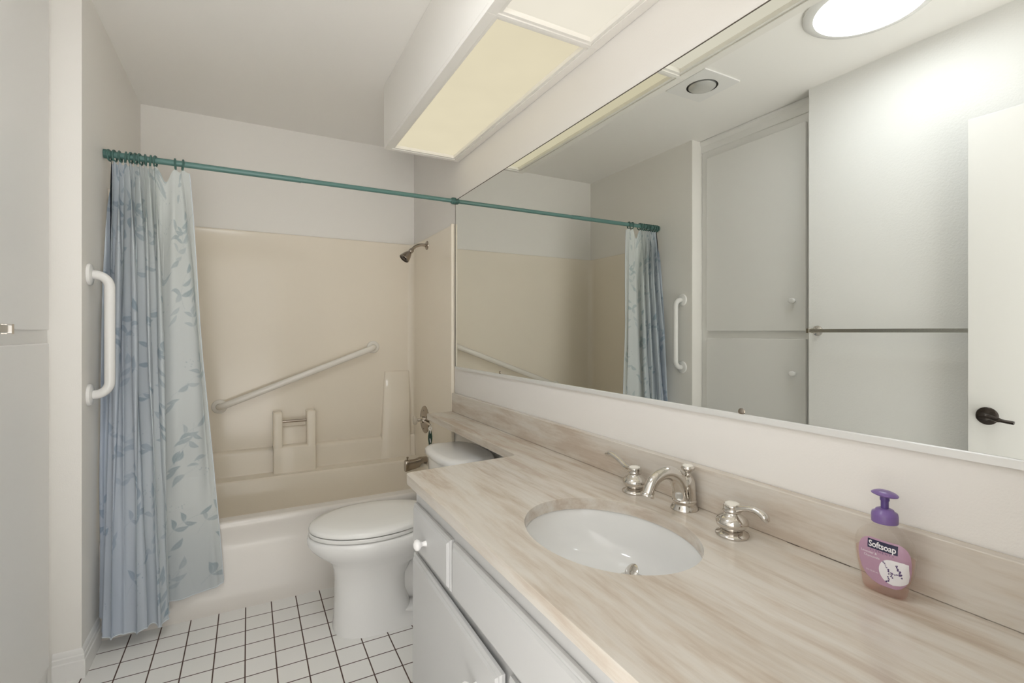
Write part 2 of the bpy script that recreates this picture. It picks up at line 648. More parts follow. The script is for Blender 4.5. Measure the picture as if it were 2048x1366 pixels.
# ------------------------------------------------------------------ tub and surround
TY0, TY1 = 2.462, 3.312
tub = thing('bathtub', 'almond bathtub with a stepped apron beyond the toilet', 'bathtub', (0.25, 2.46, 0))
bm = bmesh.new()
RZ = 0.385
XT0, XT1 = LX + 0.001, WX - 0.001
apron = [(2.540, 0.0), (2.462, 0.0), (2.4600, 0.098), (2.4660, 0.106), (2.4645, 0.212), (2.4705, 0.220), (2.4680, 0.345),
         (2.4655, 0.362), (2.4680, 0.376), (2.4760, 0.3845), (2.488, RZ), (2.540, RZ)]
extrude_x(bm, apron, XT0, XT1)
obj('apron', bm, M['tub'], tub, smooth=50)
bm = bmesh.new()
n = 12
bx, by, bhx, bhy = 0.262, 2.835, 0.716, 0.300
inner = rrect(bx, by, bhx, bhy, 0.09, RZ, n)
per = len(inner)


def outer_ring(z):
    xa_, xb_, ya_, yb_ = XT0, XT1, 2.5, TY1
    out = []
    for sx_, sy_, a0 in ((1, 1, 0), (-1, 1, 90), (-1, -1, 180), (1, -1, 270)):
        cx_, cy_ = bx + sx_ * (bhx - 0.09), by + sy_ * (bhy - 0.09)
        ex, ey = abs((xb_ if sx_ > 0 else xa_) - cx_), abs((yb_ if sy_ > 0 else ya_) - cy_)
        for k in range(n + 1):
            c_, s_ = math.cos(R(a0 + 90 * k / n)), math.sin(R(a0 + 90 * k / n))
            q_ = max(abs(c_), abs(s_))
            out.append((cx_ + ex * c_ / q_, cy_ + ey * s_ / q_, z))
    return out


rings = [outer_ring(RZ - 0.0005), rrect(bx, by, bhx + 0.008, bhy + 0.008, 0.098, RZ - 0.0005, n), inner]
for dz, ins, r in ((0.004, 0.006, 0.088), (0.014, 0.013, 0.085), (0.10, 0.025, 0.09), (0.22, 0.045, 0.10), (0.29, 0.07, 0.11), (0.315, 0.11, 0.11), (0.32, 0.18, 0.10)):
    rings.append(rrect(bx, by, bhx - ins, bhy - ins * 0.9, r, RZ - dz, n))
loft(bm, rings, False, True)
obj('basin', bm, M['fibreglass'], tub, smooth=30)
bm = bmesh.new()
lathe(bm, [(0.038, 0.0), (0.038, 0.004), (0.033, 0.009), (0.010, 0.011)], (0.938, 3.0, 0.225), (-1, 0, 0.12))
tube(bm, [(0.928, 3.0, 0.227), (0.911, 3.0, 0.252)], [0.007, 0.005])
obj('overflow_plate', bm, M['nickel'], tub)

su = thing('tub_surround', 'glossy beige moulded wall surround above the bathtub', 'shower surround', (0.25, 3.31, RZ))
SZ0, SZ1 = RZ - 0.0004, 1.815
t_ = 0.012
yb = 3.292
r_ = 0.045
x0, x1 = LX + 0.001 + t_, WX - 0.001 - t_
innerp = [(x0, 2.600)] + [(x0 + r_ - r_ * math.cos(R(a)), yb - r_ + r_ * math.sin(R(a))) for a in range(0, 91, 10)] \
    + [(x1 - r_ + r_ * math.sin(R(a)), yb - r_ + r_ * math.cos(R(a))) for a in range(0, 91, 10)] + [(x1, 2.548)]
outerp = [(WX - 0.001, 2.548), (WX - 0.001, 3.312), (LX + 0.001, 3.312), (LX + 0.001, 2.600)]
bm = bmesh.new()
# wall panel: inner face, top edge, front edges
n = len(innerp)
ring_o = []
for i, (x, y) in enumerate(innerp):
    if i == 0:
        ring_o.append((LX + 0.001, 2.600))
    elif i == n - 1:
        ring_o.append((WX - 0.001, 2.548))
    else:
        ring_o.append((min(max(x + (x - 0.25) * 0.4, LX + 0.001), WX - 0.001) if y < yb - 1e-4 else x, 3.312))
        if y < yb - 1e-4:
            ring_o[-1] = ((LX + 0.001) if x < 0.25 else (WX - 0.001), min(3.312, y + 0.02) if abs(x - 0.25) > 0.7 else 3.312)
e = 0.006
secs = []
for (xi, yi), (xo, yo) in zip(innerp, ring_o):
    dx, dy = xo - xi, yo - yi
    l = math.hypot(dx, dy) or 1
    lean = lambda d, z_: (xi + dx / l * d, yi + dy / l * d, z_)
    secs.append([(xi, yi, SZ0), (xi, yi, SZ1 - 0.045), lean(0.0002, SZ1 - 0.036), lean(0.0013, SZ1 - 0.014), lean(0.0016, SZ1 - e), (xi + dx / l * e * 0.4, yi + dy / l * e * 0.4, SZ1 - e * 0.3), (xi + dx / l * e, yi + dy / l * e, SZ1), (xo, yo, SZ1), (xo, yo, SZ0)])
loft(bm, secs, True, True)
obj('wall_panel', bm, M['fibreglass'], su, smooth=60)
# rounded front edge on the shower-head side and beside the curtain
for xa, sgn in ((x1, -1), (x0, 1)):
    bm = bmesh.new()
    yb0 = 2.5525 if sgn < 0 else 2.6045
    tube(bm, [(xa + sgn * -0.001, yb0, SZ0), (xa + sgn * -0.001, yb0, SZ1)], 0.011, seg=12)
    obj('edge_bead', bm, M['fibreglass'], su)
# lower ledge either side of the soap tower
bm = bmesh.new()


def ledge(xa, xb):
    prof = [(yb + 0.004, SZ0), (3.236, SZ0), (3.240, 0.40), (3.246, 0.50), (3.250, 0.512), (3.258, 0.520), (3.270, 0.523), (yb + 0.004, 0.527)]
    extrude_x(bm, prof, xa, xb)


ledge(x0 + 0.002, x1 - 0.002)
obj('lower_ledge', bm, M['fibreglass'], su, smooth=50)
# soap tower: two prongs, a dished recess and a metal bar
bm = bmesh.new()


def tower(xa, xb, z0, z1, y0, y1top, r=0.008):
    """front face leans back slightly towards the top"""
    rings = []
    for z, yf in ((z0, y0), (z1 - 0.012, y1top), (z1 - 0.003, y1top + 0.004), (z1, y1top + 0.014)):
        ins = 0.0 if z < z1 - 0.002 else 0.004
        f = [(xa + ins, yb + 0.004), (xa + ins, yf + r), (xa + ins + r * 0.3, yf + r * 0.3), (xa + ins + r, yf),
             (xb - ins - r, yf), (xb - ins - r * 0.3, yf + r * 0.3), (xb - ins, yf + r), (xb - ins, yb + 0.004)]
        rings.append([(x, y, z) for x, y in f])
    loft(bm, rings)


YT = 3.198
tower(0.128, 0.362, SZ0, 0.536, YT - 0.022, YT - 0.004)          # body below the dish
tower(0.128, 0.178, 0.50, 0.738, YT - 0.004, YT + 0.008)        # left prong
tower(0.312, 0.362, 0.50, 0.738, YT - 0.004, YT + 0.008)        # right prong
tower(0.170, 0.320, 0.50, 0.640, 3.262, 3.268)                   # dish back
tw = obj('soap_tower', bm, M['fibreglass'], su, smooth=50)
bm = bmesh.new()
tube(bm, [(0.172, YT + 0.032, 0.680), (0.318, YT + 0.032, 0.680)], 0.0085, seg=16)
obj('washcloth_bar', bm, M['nickel'], tw, label='dull metal bar between the two prongs')
# tapered corner column on the shower side
bm = bmesh.new()
loft(bm, [[(xa, 3.300, z), (xa, yf + 0.006, z), (xa + 0.008, yf, z), (0.955, yf, z), (0.966, yf + 0.006, z), (0.975, 3.300, z)]
          for z, xa, yf in ((SZ0, 0.762, 3.228), (0.52, 0.775, 3.243), (0.945, 0.800, 3.276), (0.953, 0.804, 3.282), (0.955, 0.808, 3.296))])
obj('corner_column', bm, M['fibreglass'], su, smooth=50)


def grab_bar(name, label, a, b, out, rad, off, m, fl=0.040, bend=0.055):
    """a and b: wall points of the flanges; out: unit vector off the wall"""
    a, b, out = Vector(a), Vector(b), Vector(out)
    t = thing(name, label, 'grab bar', a)
    d = (b - a).normalized()
    A, B = a + out * off, b + out * off
    pts = [a + out * 0.004, a + out * (off - bend)]
    for k in range(1, 9):
        q = R(90 * k / 8)
        pts.append(a + out * (off - bend + bend * math.sin(q)) + d * (bend - bend * math.cos(q)))
    for k in range(0, 8):
        q = R(90 * k / 8)
        pts.append(b + out * (off - bend + bend * math.cos(q)) - d * (bend - bend * math.sin(q)))
    pts += [b + out * (off - bend), b + out * 0.004]
    bm = bmesh.new()
    tube(bm, pts, rad, seg=18)
    obj('bar', bm, m, t, smooth=60)
    for p in (a, b):
        bm = bmesh.new()
        lathe(bm, [(fl, 0.0005), (fl, 0.006), (fl * 0.93, 0.010), (fl * 0.62, 0.013), (rad + 0.001, 0.014)], p, out, seg=36)
        obj('flange', bm, m, t)
    return t


grab_bar('grab_bar', 'white vertical grab bar on the left wall beside the curtain', (LX, 2.325, 1.428), (LX, 2.325, 0.984), (1, 0, 0), 0.0165, 0.062, M['plastic'], bend=0.045)
grab_bar('grab_bar', 'cream slanted grab bar on the back wall of the tub', (-0.148, yb, 0.786), (0.725, yb, 1.117), (0, -1, 0), 0.0185, 0.062, M['almond_bar'], bend=0.048)

# shower head, valve, spout on the end wall
SX = x1            # face of the surround
sh = thing('showerhead', 'dull nickel shower head on a bent arm above the valve', 'shower head', (SX, 2.99, 1.765))
bm = bmesh.new()
lathe(bm, [(0.029, 0.0005), (0.028, 0.004), (0.02, 0.009), (0.012, 0.011)], (SX, 2.99, 1.765), (-1, 0, 0))
obj('wall_flange', bm, M['nickel'], sh)
bm = bmesh.new()
tube(bm, curve_pts([(SX - 0.004, 2.99, 1.765), (SX - 0.04, 2.99, 1.765), (SX - 0.075, 2.99, 1.752), (SX - 0.102, 2.99, 1.726)], 6), 0.0095)
obj('arm', bm, M['nickel'], sh)
bm = bmesh.new()
hd = Vector((-0.66, -0.12, -0.74)).normalized()
hp = Vector((SX - 0.095, 2.99, 1.732))
lathe(bm, [(0.011, 0.0), (0.015, 0.006), (0.015, 0.02), (0.012, 0.026), (0.017, 0.034), (0.026, 0.055), (0.032, 0.078), (0.033, 0.084), (0.031, 0.087)], hp, hd, cap1=False)
hb = obj('head', bm, M['nickel'], sh)
bm = bmesh.new()
lathe(bm, [(0.0315, 0.0865), (0.028, 0.084), (0.012, 0.083), (0.010, 0.087), (0.0, 0.087)], hp, hd, cap0=False)
obj('spray_face', bm, M['bronze'], hb)

va = thing('shower_valve', 'round nickel valve plate with a clear knob on the tub end wall', 'shower valve', (SX, 3.03, 0.656))
bm = bmesh.new()
vc = Vector((SX, 3.03, 0.656))
lathe(bm, [(0.087, 0.0005), (0.086, 0.004), (0.076, 0.009), (0.045, 0.012), (0.022, 0.014)], vc, (-1, 0, 0), seg=48)
for dz in (0.058, -0.058):
    lathe(bm, [(0.005, 0.008), (0.004, 0.0125)], vc + Vector((0, 0, dz)), (-1, 0, 0), seg=10)
obj('escutcheon', bm, M['nickel'], va)
bm = bmesh.new()
lathe(bm, [(0.022, 0.010), (0.022, 0.026), (0.016, 0.030), (0.012, 0.034), (0.012, 0.05)], vc, (-1, 0, 0))
tube(bm, [vc + Vector((-0.022, -0.01, 0)), vc + Vector((-0.022, -0.17, -0.006))], 0.006)
obj('stem', bm, M['chrome'], va)
bm = bmesh.new()
lathe(bm, [(0.011, 0.040), (0.013, 0.052), (0.026, 0.058), (0.030, 0.064), (0.030, 0.072), (0.025, 0.078), (0.0, 0.079)], vc, (-1, 0, 0), seg=12)
obj('knob', bm, M['acrylic'], va, label='clear faceted knob')

ts = thing('tub_spout', 'nickel tub spout with a diverter pin below the valve', 'tub spout', (SX, 3.0, 0.39))
bm = bmesh.new()
rings = []
for dx, zt, zb, hw in ((0.0, 0.426, 0.3875, 0.024), (0.034, 0.426, 0.3875, 0.025), (0.050, 0.425, 0.366, 0.025), (0.075, 0.419, 0.358, 0.022), (0.11, 0.418, 0.352, 0.024), (0.132, 0.420, 0.347, 0.025), (0.139, 0.416, 0.347, 0.023)):
    zc, hz = (zt + zb) / 2, (zt - zb) / 2
    rings.append([(SX - 0.0005 - dx, 3.0 + hw * math.copysign(abs(math.cos(q)) ** 0.7, math.cos(q)), zc + hz * math.copysign(abs(math.sin(q)) ** 0.7, math.sin(q)))
                  for q in [2 * PI * k / 24 for k in range(24)]])
loft(bm, rings)
obj('body', bm, M['nickel'], ts, smooth=50)
bm = bmesh.new()
lathe(bm, [(0.004, 0.0), (0.004, 0.012), (0.007, 0.013), (0.007, 0.019), (0.004, 0.021)], (SX - 0.124, 3.0, 0.416), seg=14)
obj('diverter_pin', bm, M['nickel'], ts)

# slim green tag hanging by its loop from the valve stem
tg = thing('hanging_tag', 'slim dark green and white tag hanging by a cord under the stone ledge', 'tag', (0.968, 2.86, 0.64))
TX, TYY = 0.972, 2.858
bm = bmesh.new()
rings = []
for z, w in ((0.622, 0.004), (0.612, 0.008), (0.598, 0.010), (0.585, 0.0125), (0.568, 0.013), (0.545, 0.010), (0.528, 0.0085), (0.512, 0.0105), (0.498, 0.010), (0.490, 0.005)):
    rings.append([(TX + 0.95 * w * math.cos(q) + 0.001 * math.sin(q), TYY - 0.32 * w * math.cos(q) + 0.003 * math.sin(q), z) for q in [2 * PI * k / 12 for k in range(12)]])
loft(bm, rings)
obj('body', bm, M['green'], tg)
bm = bmesh.new()
torus(bm, (TX, TYY, 0.630), (0.32, 0.95, 0), 0.0085, 0.0032)
tube(bm, [(TX, TYY - 0.003, 0.622), (TX, TYY - 0.0035, 0.600)], [0.0045, 0.002])
obj('loop', bm, M['plastic'], tg, label='white loop')
for za, zb in ((0.570, 0.545), (0.515, 0.500)):
    bm = bmesh.new()
    tube(bm, [(TX - 0.002, TYY - 0.0022, za), (TX + 0.002, TYY - 0.0030, zb)], 0.0026, seg=8)
    obj('mark', bm, M['white_ink'], tg, label='white print on the tag')
bm = bmesh.new()
tube(bm, curve_pts([(TX, TYY, 0.492), (TX, TYY + 0.001, 0.45), (TX, TYY + 0.004, 0.41), (TX - 0.002, TYY + 0.03, 0.405)], 5), 0.0011, seg=6)
obj('cord', bm, M['plastic'], tg)
bm = bmesh.new()
tube(bm, curve_pts([(TX + 0.012, TYY + 0.002, 0.655), (TX, TYY, 0.645), (TX, TYY, 0.638)], 4), 0.0012, seg=6)
obj('cord', bm, M['plastic'], tg)

# ------------------------------------------------------------------ toilet
to = thing('toilet', 'white toilet between the vanity and the bathtub', 'toilet', (0.55, 2.12, 0))
TC = 2.115


def egg(xf, xb, hw, z, xw=None, es=1.0, eb=1.0, n=48, ef=1.0):
    xw = xw if xw is not None else (xf + xb) / 2
    out = []
    for k in range(n):
        t = 2 * PI * k / n
        c, s_ = math.cos(t), math.sin(t)
        x = xw - (xw - xf) * abs(c) ** ef if c < 0 else xw + (xb - xw) * abs(c) ** eb
        out.append((x, TC + hw * math.copysign(abs(s_) ** es, s_), z))
    return out


bm = bmesh.new()
loft(bm, [egg(0.304, 0.86, 0.128, 0.0, 0.46, 0.8, 0.5), egg(0.304, 0.86, 0.127, 0.010, 0.46, 0.8, 0.5), egg(0.308, 0.62, 0.120, 0.05, 0.45, 0.8, 0.6),
          egg(0.311, 0.60, 0.112, 0.14, 0.45, 0.8, 0.6), egg(0.311, 0.60, 0.112, 0.20, 0.45, 0.8, 0.6), egg(0.306, 0.63, 0.118, 0.25, 0.45, 0.85, 0.6),
          egg(0.290, 0.70, 0.136, 0.285, 0.46, 0.9, 0.6), egg(0.250, 0.74, 0.160, 0.315, 0.47, 0.95, 0.6), egg(0.222, 0.76, 0.178, 0.340, 0.47, 1, 0.6),
          egg(0.208, 0.77, 0.187, 0.362, 0.47, 1, 0.6), egg(0.206, 0.77, 0.188, 0.380, 0.47, 1, 0.6), egg(0.209, 0.77, 0.186, 0.390, 0.47, 1, 0.6), egg(0.216, 0.76, 0.181, 0.3945, 0.47, 1, 0.6)])
# trapway and rear foot
loft(bm, [[(x, TC + w * math.cos(q), z + h * math.sin(q)) for q in [2 * PI * k / 16 for k in range(16)]]
          for x, w, z, h in ((0.54, 0.075, 0.17, 0.11), (0.66, 0.072, 0.17, 0.12), (0.76, 0.075, 0.17, 0.15), (0.88, 0.08, 0.18, 0.16))])
loft(bm, [rrect(0.70, TC, 0.20, 0.104, 0.05, 0.0), rrect(0.70, TC, 0.20, 0.104, 0.05, 0.040), rrect(0.70, TC, 0.192, 0.096, 0.05, 0.054), rrect(0.70, TC, 0.17, 0.075, 0.05, 0.060)])
loft(bm, [rrect(0.78, TC, 0.14, 0.10, 0.04, 0.24), rrect(0.79, TC, 0.15, 0.17, 0.05, 0.34), rrect(0.80, TC, 0.15, 0.19, 0.05, 0.385), rrect(0.80, TC, 0.145, 0.185, 0.05, 0.392)])
obj('bowl', bm, M['china'], to, smooth=60)
bm = bmesh.new()
loft(bm, [egg(0.213, 0.70, 0.185, 0.3995, 0.46), egg(0.212, 0.70, 0.186, 0.402, 0.46), egg(0.212, 0.70, 0.186, 0.411, 0.46), egg(0.214, 0.70, 0.184, 0.4135, 0.46)])
obj('seat', bm, M['seat'], to, smooth=35)
bm = bmesh.new()
loft(bm, [egg(0.213, 0.725, 0.186, 0.4185, 0.46), egg(0.212, 0.725, 0.187, 0.421, 0.46), egg(0.214, 0.725, 0.185, 0.430, 0.46), egg(0.222, 0.72, 0.180, 0.437, 0.46),
          egg(0.26, 0.70, 0.150, 0.444, 0.46), egg(0.33, 0.62, 0.09, 0.448, 0.46)])
obj('lid', bm, M['seat'], to, smooth=50)
for s_ in (-1, 1):
    bm = bmesh.new()
    lathe(bm, [(0.016, 0.0), (0.016, 0.03), (0.012, 0.036)], (0.735, TC + s_ * 0.075, 0.393), seg=18)
    obj('hinge', bm, M['seat'], to)


def tank_ring(z, xf, xb, hw, bow, r=0.05, n=10):
    """bow-fronted tank outline with a rounded back"""
    out = []
    for k in range(n + 1):
        f = -1 + 2 * k / n
        out.append((xf + bow * f * f + (0.02 * max(0, abs(f) - 0.85) / 0.15), TC + hw * f, z))
    for k in range(n + 1):
        f = 1 - 2 * k / n
        out.append((xb - 0.05 * abs(f) ** 3, TC + hw * f * 0.96, z))
    return out


bm = bmesh.new()
loft(bm, [tank_ring(0.395, 0.765, 0.97, 0.165, 0.02), tank_ring(0.43, 0.755, 0.985, 0.178, 0.02), tank_ring(0.632, 0.742, 0.995, 0.190, 0.025)])
obj('tank', bm, M['china'], to, smooth=40)
bm = bmesh.new()
loft(bm, [tank_ring(0.634, 0.735, 0.995, 0.196, 0.027), tank_ring(0.637, 0.730, 0.995, 0.2, 0.028), tank_ring(0.658, 0.730, 0.990, 0.2, 0.028), tank_ring(0.667, 0.738, 0.982, 0.192, 0.028), tank_ring(0.671, 0.755, 0.965, 0.175, 0.028)])
obj('tank_lid', bm, M['china'], to, smooth=60)

# ------------------------------------------------------------------ curtain rod, rings, curtain
RY, RZR = 2.540, 1.941
rod = thing('shower_curtain_rod', 'teal shower curtain rod spanning the tub alcove', 'curtain rod', (0.25, RY, RZR))
bm = bmesh.new()
tube(bm, [(LX + 0.004, RY, RZR), (0.22, RY, RZR)], 0.0128, seg=20)
obj('outer_tube', bm, M['teal'], rod)
bm = bmesh.new()
tube(bm, [(0.215, RY, RZR), (x1 + 0.008, RY, RZR)], 0.0112, seg=20)
obj('inner_tube', bm, M['teal'], rod)
for xa, s_ in ((LX + 0.0005, 1), (WX - 0.0005, -1)):
    bm = bmesh.new()
    lathe(bm, [(0.0185, 0.0), (0.0185, 0.012), (0.017, 0.022), (0.0135, 0.026)], (xa, RY, RZR), (s_, 0, 0), seg=24)
    obj('end_cap', bm, M['ring'], rod)

RX = [-0.500, -0.483, -0.465, -0.447, -0.430, -0.414, -0.398, -0.381, -0.364, -0.347, -0.277, -0.250]
words = ['nearest the left wall', 'second from the left wall', 'third from the left wall', 'fourth from the left wall', 'fifth from the left wall',
         'sixth from the left wall', 'seventh from the left wall', 'eighth from the left wall', 'ninth from the left wall',
         'rightmost of the bunched ones', 'left one of the two standing apart', 'rightmost of all on the rod']
bm = bmesh.new()
torus(bm, (0, 0, 0), (1, 0, 0), 0.0215, 0.0038, 28, 8)
ring0 = obj('curtain_ring', bm, M['ring'])
rnd = random.Random(4)
for i, xx in enumerate(RX):
    o = ring0
    if i:
        o = ring0.copy()
        COL.objects.link(o)
    o.location = (xx, RY, RZR - 0.0045)
    o.rotation_euler = (0, R(rnd.uniform(-6, 6)), R(rnd.uniform(-14, 14)))
    tag(o, 'dark teal curtain ring on the rod, ' + words[i], 'curtain ring', 'curtain rings on the rod')


def build_curtain():
    NS, NT = 520, 640
    s = np.linspace(0, 1, NS)[None, :]
    t = np.linspace(0, 1, NT)[:, None]
    key = (np.arange(12) + 0.5) / 12
    xs = np.interp(s[0], np.concatenate([[0], key, [1]]), np.concatenate([[-0.510], RX, [-0.226]]))[None, :]
    K = np.array([0.00, 0.05, 0.10, 0.14, 0.20, 0.28, 0.36, 0.44, 0.49, 0.53, 0.62, 0.70, 0.76, 0.81, 0.845, 0.88, 0.925, 0.965, 1.00])
    KX = [-.494, -.498, -.490, -.484, -.462, -.425, -.385, -.345, -.330, -.322, -.298, -.284, -.289, -.297, -.288, -.240, -.175, -.115, -.086]
    KY = [2.437, 2.415, 2.385, 2.362, 2.352, 2.362, 2.354, 2.362, 2.376, 2.364, 2.358, 2.372, 2.400, 2.440, 2.447, 2.432, 2.440, 2.428, 2.440]
    KZ = [.072, .068, .066, .062, .058, .058, .059, .062, .066, .058, .060, .070, .085, .105, .110, .112, .122, .134, .142]

    def spline(vals):
        f = np.interp(s[0], K, vals)
        w_ = np.hanning(17)
        p_ = np.pad(f, 8, mode='edge')
        return np.convolve(p_, w_ / w_.sum(), mode='valid')[None, :]

    xb, ybot, zb = spline(KX), spline(KY), spline(KZ)
    drop = t ** 0.9
    x = xs * (1 - drop) + xb * drop
    zt = 1.916 - 0.012 * np.abs(np.sin(PI * 12 * (s - 0.5 / 12))) ** 1.5 - 0.050 * np.exp(-((s - 0.835) / 0.022) ** 2)
    z = zt * (1 - t) + zb * t
    tz = np.clip((1.92 - z) / 1.80, 0, 1.05)
    y = RY + (ybot - RY) * tz ** 0.92
    # gathers from the rings, which fade and merge into the broad folds lower down
    ph1 = 2 * PI * (12 * s - 0.25) + 0.5 * t * np.sin(9 * s * 2 * PI / 3)
    a1 = 0.0225 * (1 - 0.80 * t ** 0.7) * np.clip(0.35 + t * 6, 0, 1) * np.where(s > 0.82, 0.45, 1.0)
    wob = 0.35 * np.sin(3.1 * s * 2 * PI + 0.8) + 0.25 * np.sin(5.3 * s * 2 * PI)
    ph2 = 2 * PI * (5.2 * s + 0.12) + wob + 0.35 * np.sin(2.2 * t)
    mid = np.clip(t * 2.2, 0, 1) * (1 - 0.72 * np.clip((t - 0.35) / 0.5, 0, 1))
    a2 = 0.026 * mid * np.where(s > 0.83, 0.35, 1.0)
    sharp = lambda p: np.sin(p + 0.45 * np.sin(p))
    y = y - a1 * sharp(ph1) - a2 * sharp(ph2) + 0.005 * np.sin(2 * PI * (2.3 * t + 4 * s)) * t
    x = x + 0.010 * (1 - 0.6 * t) * np.cos(ph1) * np.clip(t * 5, 0, 1) * np.where(s > 0.82, 0.4, 1.0) + 0.020 * mid * np.cos(ph2)
    # the deep fold left of the flat outer panel
    y = y + 0.034 * np.exp(-((s - 0.815) / 0.020) ** 2) * np.clip(t * 6, 0, 1) * (1 - t)
    x = np.clip(x, LX + 0.006 + 0.004 * s, 5)
    x = np.maximum(x, LX + 0.006 + 0.020 * np.clip((y - 2.485) / 0.03, 0, 1))
    ylim = 2.449
    low = z < 0.46
    over = np.clip(y - (ylim - 0.012), 0, None)
    ysoft = np.where(y > ylim - 0.012, ylim - 0.012 + 0.012 * np.tanh(over / 0.03), y)
    blend = np.clip((0.60 - z) / 0.12, 0, 1)
    y = y * (1 - blend) + ysoft * blend
    # skirting at the foot of the left wall
    foot = (z < 0.115) & (x < LX + 0.022)
    x = np.where(foot, LX + 0.022, x)
    # ---- cloth print, in the cloth's own measures
    rr0 = int(NT * 0.62)
    xr, yr = (x * np.ones_like(t))[rr0], (y * np.ones_like(s))[rr0]
    Urow = np.concatenate([[0], np.cumsum(np.hypot(np.diff(xr), np.diff(yr)))])
    Umax = Urow[-1]
    U = Urow[None, :] * np.ones_like(t)
    V = t * 1.86 * np.ones_like(s)
    n1 = np.sin(U * 5.1 + 1.3 * np.sin(V * 2.7)) * 0.5 + np.sin(V * 4.3 + U * 2.1) * 0.5
    g = np.clip(s * 1.10 - 0.02 + 0.12 * n1 - 0.55 * (t - 0.42), 0, 1)[..., None]
    pal_a = np.array([0.60, 0.665, 0.765])
    pal_b = np.array([0.70, 0.735, 0.725])
    base = pal_a * (1 - g) + pal_b * g
    cloud = (0.5 + 0.5 * np.sin(U * 11 + 2 * np.sin(V * 5)) * np.sin(V * 3.1 + 1.0))[..., None]
    base = base * (0.96 + 0.06 * cloud)
    dark_a = np.array([0.255, 0.355, 0.49])
    dark_b = np.array([0.32, 0.41, 0.445])
    dark = dark_a * (1 - g) + dark_b * g
    cover = np.zeros(U.shape)
    rnd = random.Random(11)
    dv = 1.86 / (NT - 1)

    def stamp(u0, v0, ang, ln, wd, k):
        iu0, iu1 = int(np.searchsorted(Urow, u0 - ln * 1.1)), int(np.searchsorted(Urow, u0 + ln * 1.1)) + 1
        iv0, iv1 = int((v0 - ln * 1.1) / dv), int((v0 + ln * 1.1) / dv) + 2
        iu0, iv0 = max(iu0, 0), max(iv0, 0)
        if iu1 <= iu0 or iv1 <= iv0 or iu0 >= NS or iv0 >= NT:
            return
        uu = U[iv0:iv1, iu0:iu1] - u0
        vv = V[iv0:iv1, iu0:iu1] - v0
        a = uu * math.cos(ang) + vv * math.sin(ang)
        b = -uu * math.sin(ang) + vv * math.cos(ang)
        f = np.clip(a / ln, 0, 1)
        half = wd * (np.sin(PI * f ** 0.8) ** 1.1) + 1e-6
        b2 = b - 0.12 * ln * np.sin(PI * f)
        mk = np.clip((half - np.abs(b2)) / 0.0022 + 0.4, 0, 1) * ((a > 0) & (a < ln))
        mk = mk * (k * (0.72 + 0.28 * f)) * np.where(np.abs(b2) < 0.0011, 0.78, 1.0)
        sl = cover[iv0:iv1, iu0:iu1]
        np.maximum(sl, mk, out=sl)

    def dot(u0, v0, r, k):
        stamp(u0 - r, v0, 0, 2 * r, r * 0.9, k)

    v = -0.02
    row = 0
    while v < 1.95:
        u = -0.02 + (row % 2) * 0.075
        while u < Umax + 0.05:
            cu, cv = u + rnd.uniform(-0.025, 0.025), v + rnd.uniform(-0.03, 0.03)
            kind = rnd.random()
            if kind < 0.74:
                dirn = rnd.uniform(-0.7, 0.7) + (PI if rnd.random() < 0.25 else 0)
                k = rnd.choice([0.55, 0.75, 0.95, 1.0, 0.8])
                # stem runs upward from (cu, cv); leaves in pairs
                L = rnd.uniform(0.11, 0.17)
                for j in range(26):
                    f = j / 26
                    stamp(cu + math.sin(dirn + f * 0.5) * L * f, cv - math.cos(dirn + f * 0.5) * L * f, -PI / 2 + dirn + f * 0.7, 0.007, 0.0013, 0.55 * k)
                for j, f in enumerate((0.35, 0.62, 0.98)):
                    pu = cu + math.sin(dirn + f * 0.5) * L * f
                    pv = cv - math.cos(dirn + f * 0.5) * L * f
                    aa = -PI / 2 + dirn + f * 0.5
                    ln = rnd.uniform(0.046, 0.066)
                    if j < 2:
                        stamp(pu, pv, aa + rnd.uniform(0.7, 1.1), ln, ln * rnd.uniform(0.14, 0.19), k * rnd.uniform(0.8, 1))
                        if rnd.random() < 0.45:
                            stamp(pu, pv, aa - rnd.uniform(0.7, 1.1), ln * 0.9, ln * rnd.uniform(0.15, 0.2), k * rnd.uniform(0.7, 1))
                    else:
                        stamp(pu, pv, aa + rnd.uniform(-0.2, 0.2), ln, ln * 0.19, k)
            else:
                for _ in range(9):
                    dot(cu + rnd.gauss(0, 0.018), cv + rnd.gauss(0, 0.022), rnd.uniform(0.002, 0.0034), 0.75)
            u += 0.120
        v += 0.125
        row += 1
    cov = cover[..., None]
    colr = base * (1 - 0.88 * cov) + dark * (0.88 * cov)
    verts = np.stack([x * np.ones_like(t), y, z * np.ones_like(s)], -1).reshape(-1, 3)
    org = np.array([-0.36, RY, 1.90])
    me = bpy.data.meshes.new('shower_curtain')
    idx = np.arange(NS * NT).reshape(NT, NS)
    q = np.stack([idx[:-1, :-1], idx[1:, :-1], idx[1:, 1:], idx[:-1, 1:]], -1).reshape(-1, 4)
    me.vertices.add(NS * NT)
    me.vertices.foreach_set('co', (verts - org).astype(np.float32).ravel())
    me.loops.add(q.size)
    me.loops.foreach_set('vertex_index', q.astype(np.int32).ravel())
    me.polygons.add(len(q))
    me.polygons.foreach_set('loop_start', (np.arange(len(q)) * 4).astype(np.int32))
    me.polygons.foreach_set('loop_total', np.full(len(q), 4, np.int32))
    me.update(calc_edges=True)
    me.polygons.foreach_set('use_smooth', np.ones(len(q), bool))
    ca = me.color_attributes.new('print', 'FLOAT_COLOR', 'POINT')
    rgba = np.concatenate([colr.reshape(-1, 3), np.ones((NS * NT, 1))], 1).astype(np.float32)
    ca.data.foreach_set('color', rgba.ravel())
    me.materials.append(M['fabric'])
    o = bpy.data.objects.new('shower_curtain', me)
    COL.objects.link(o)
    o.location = tuple(org)
    ORG[o.name] = Vector(org)
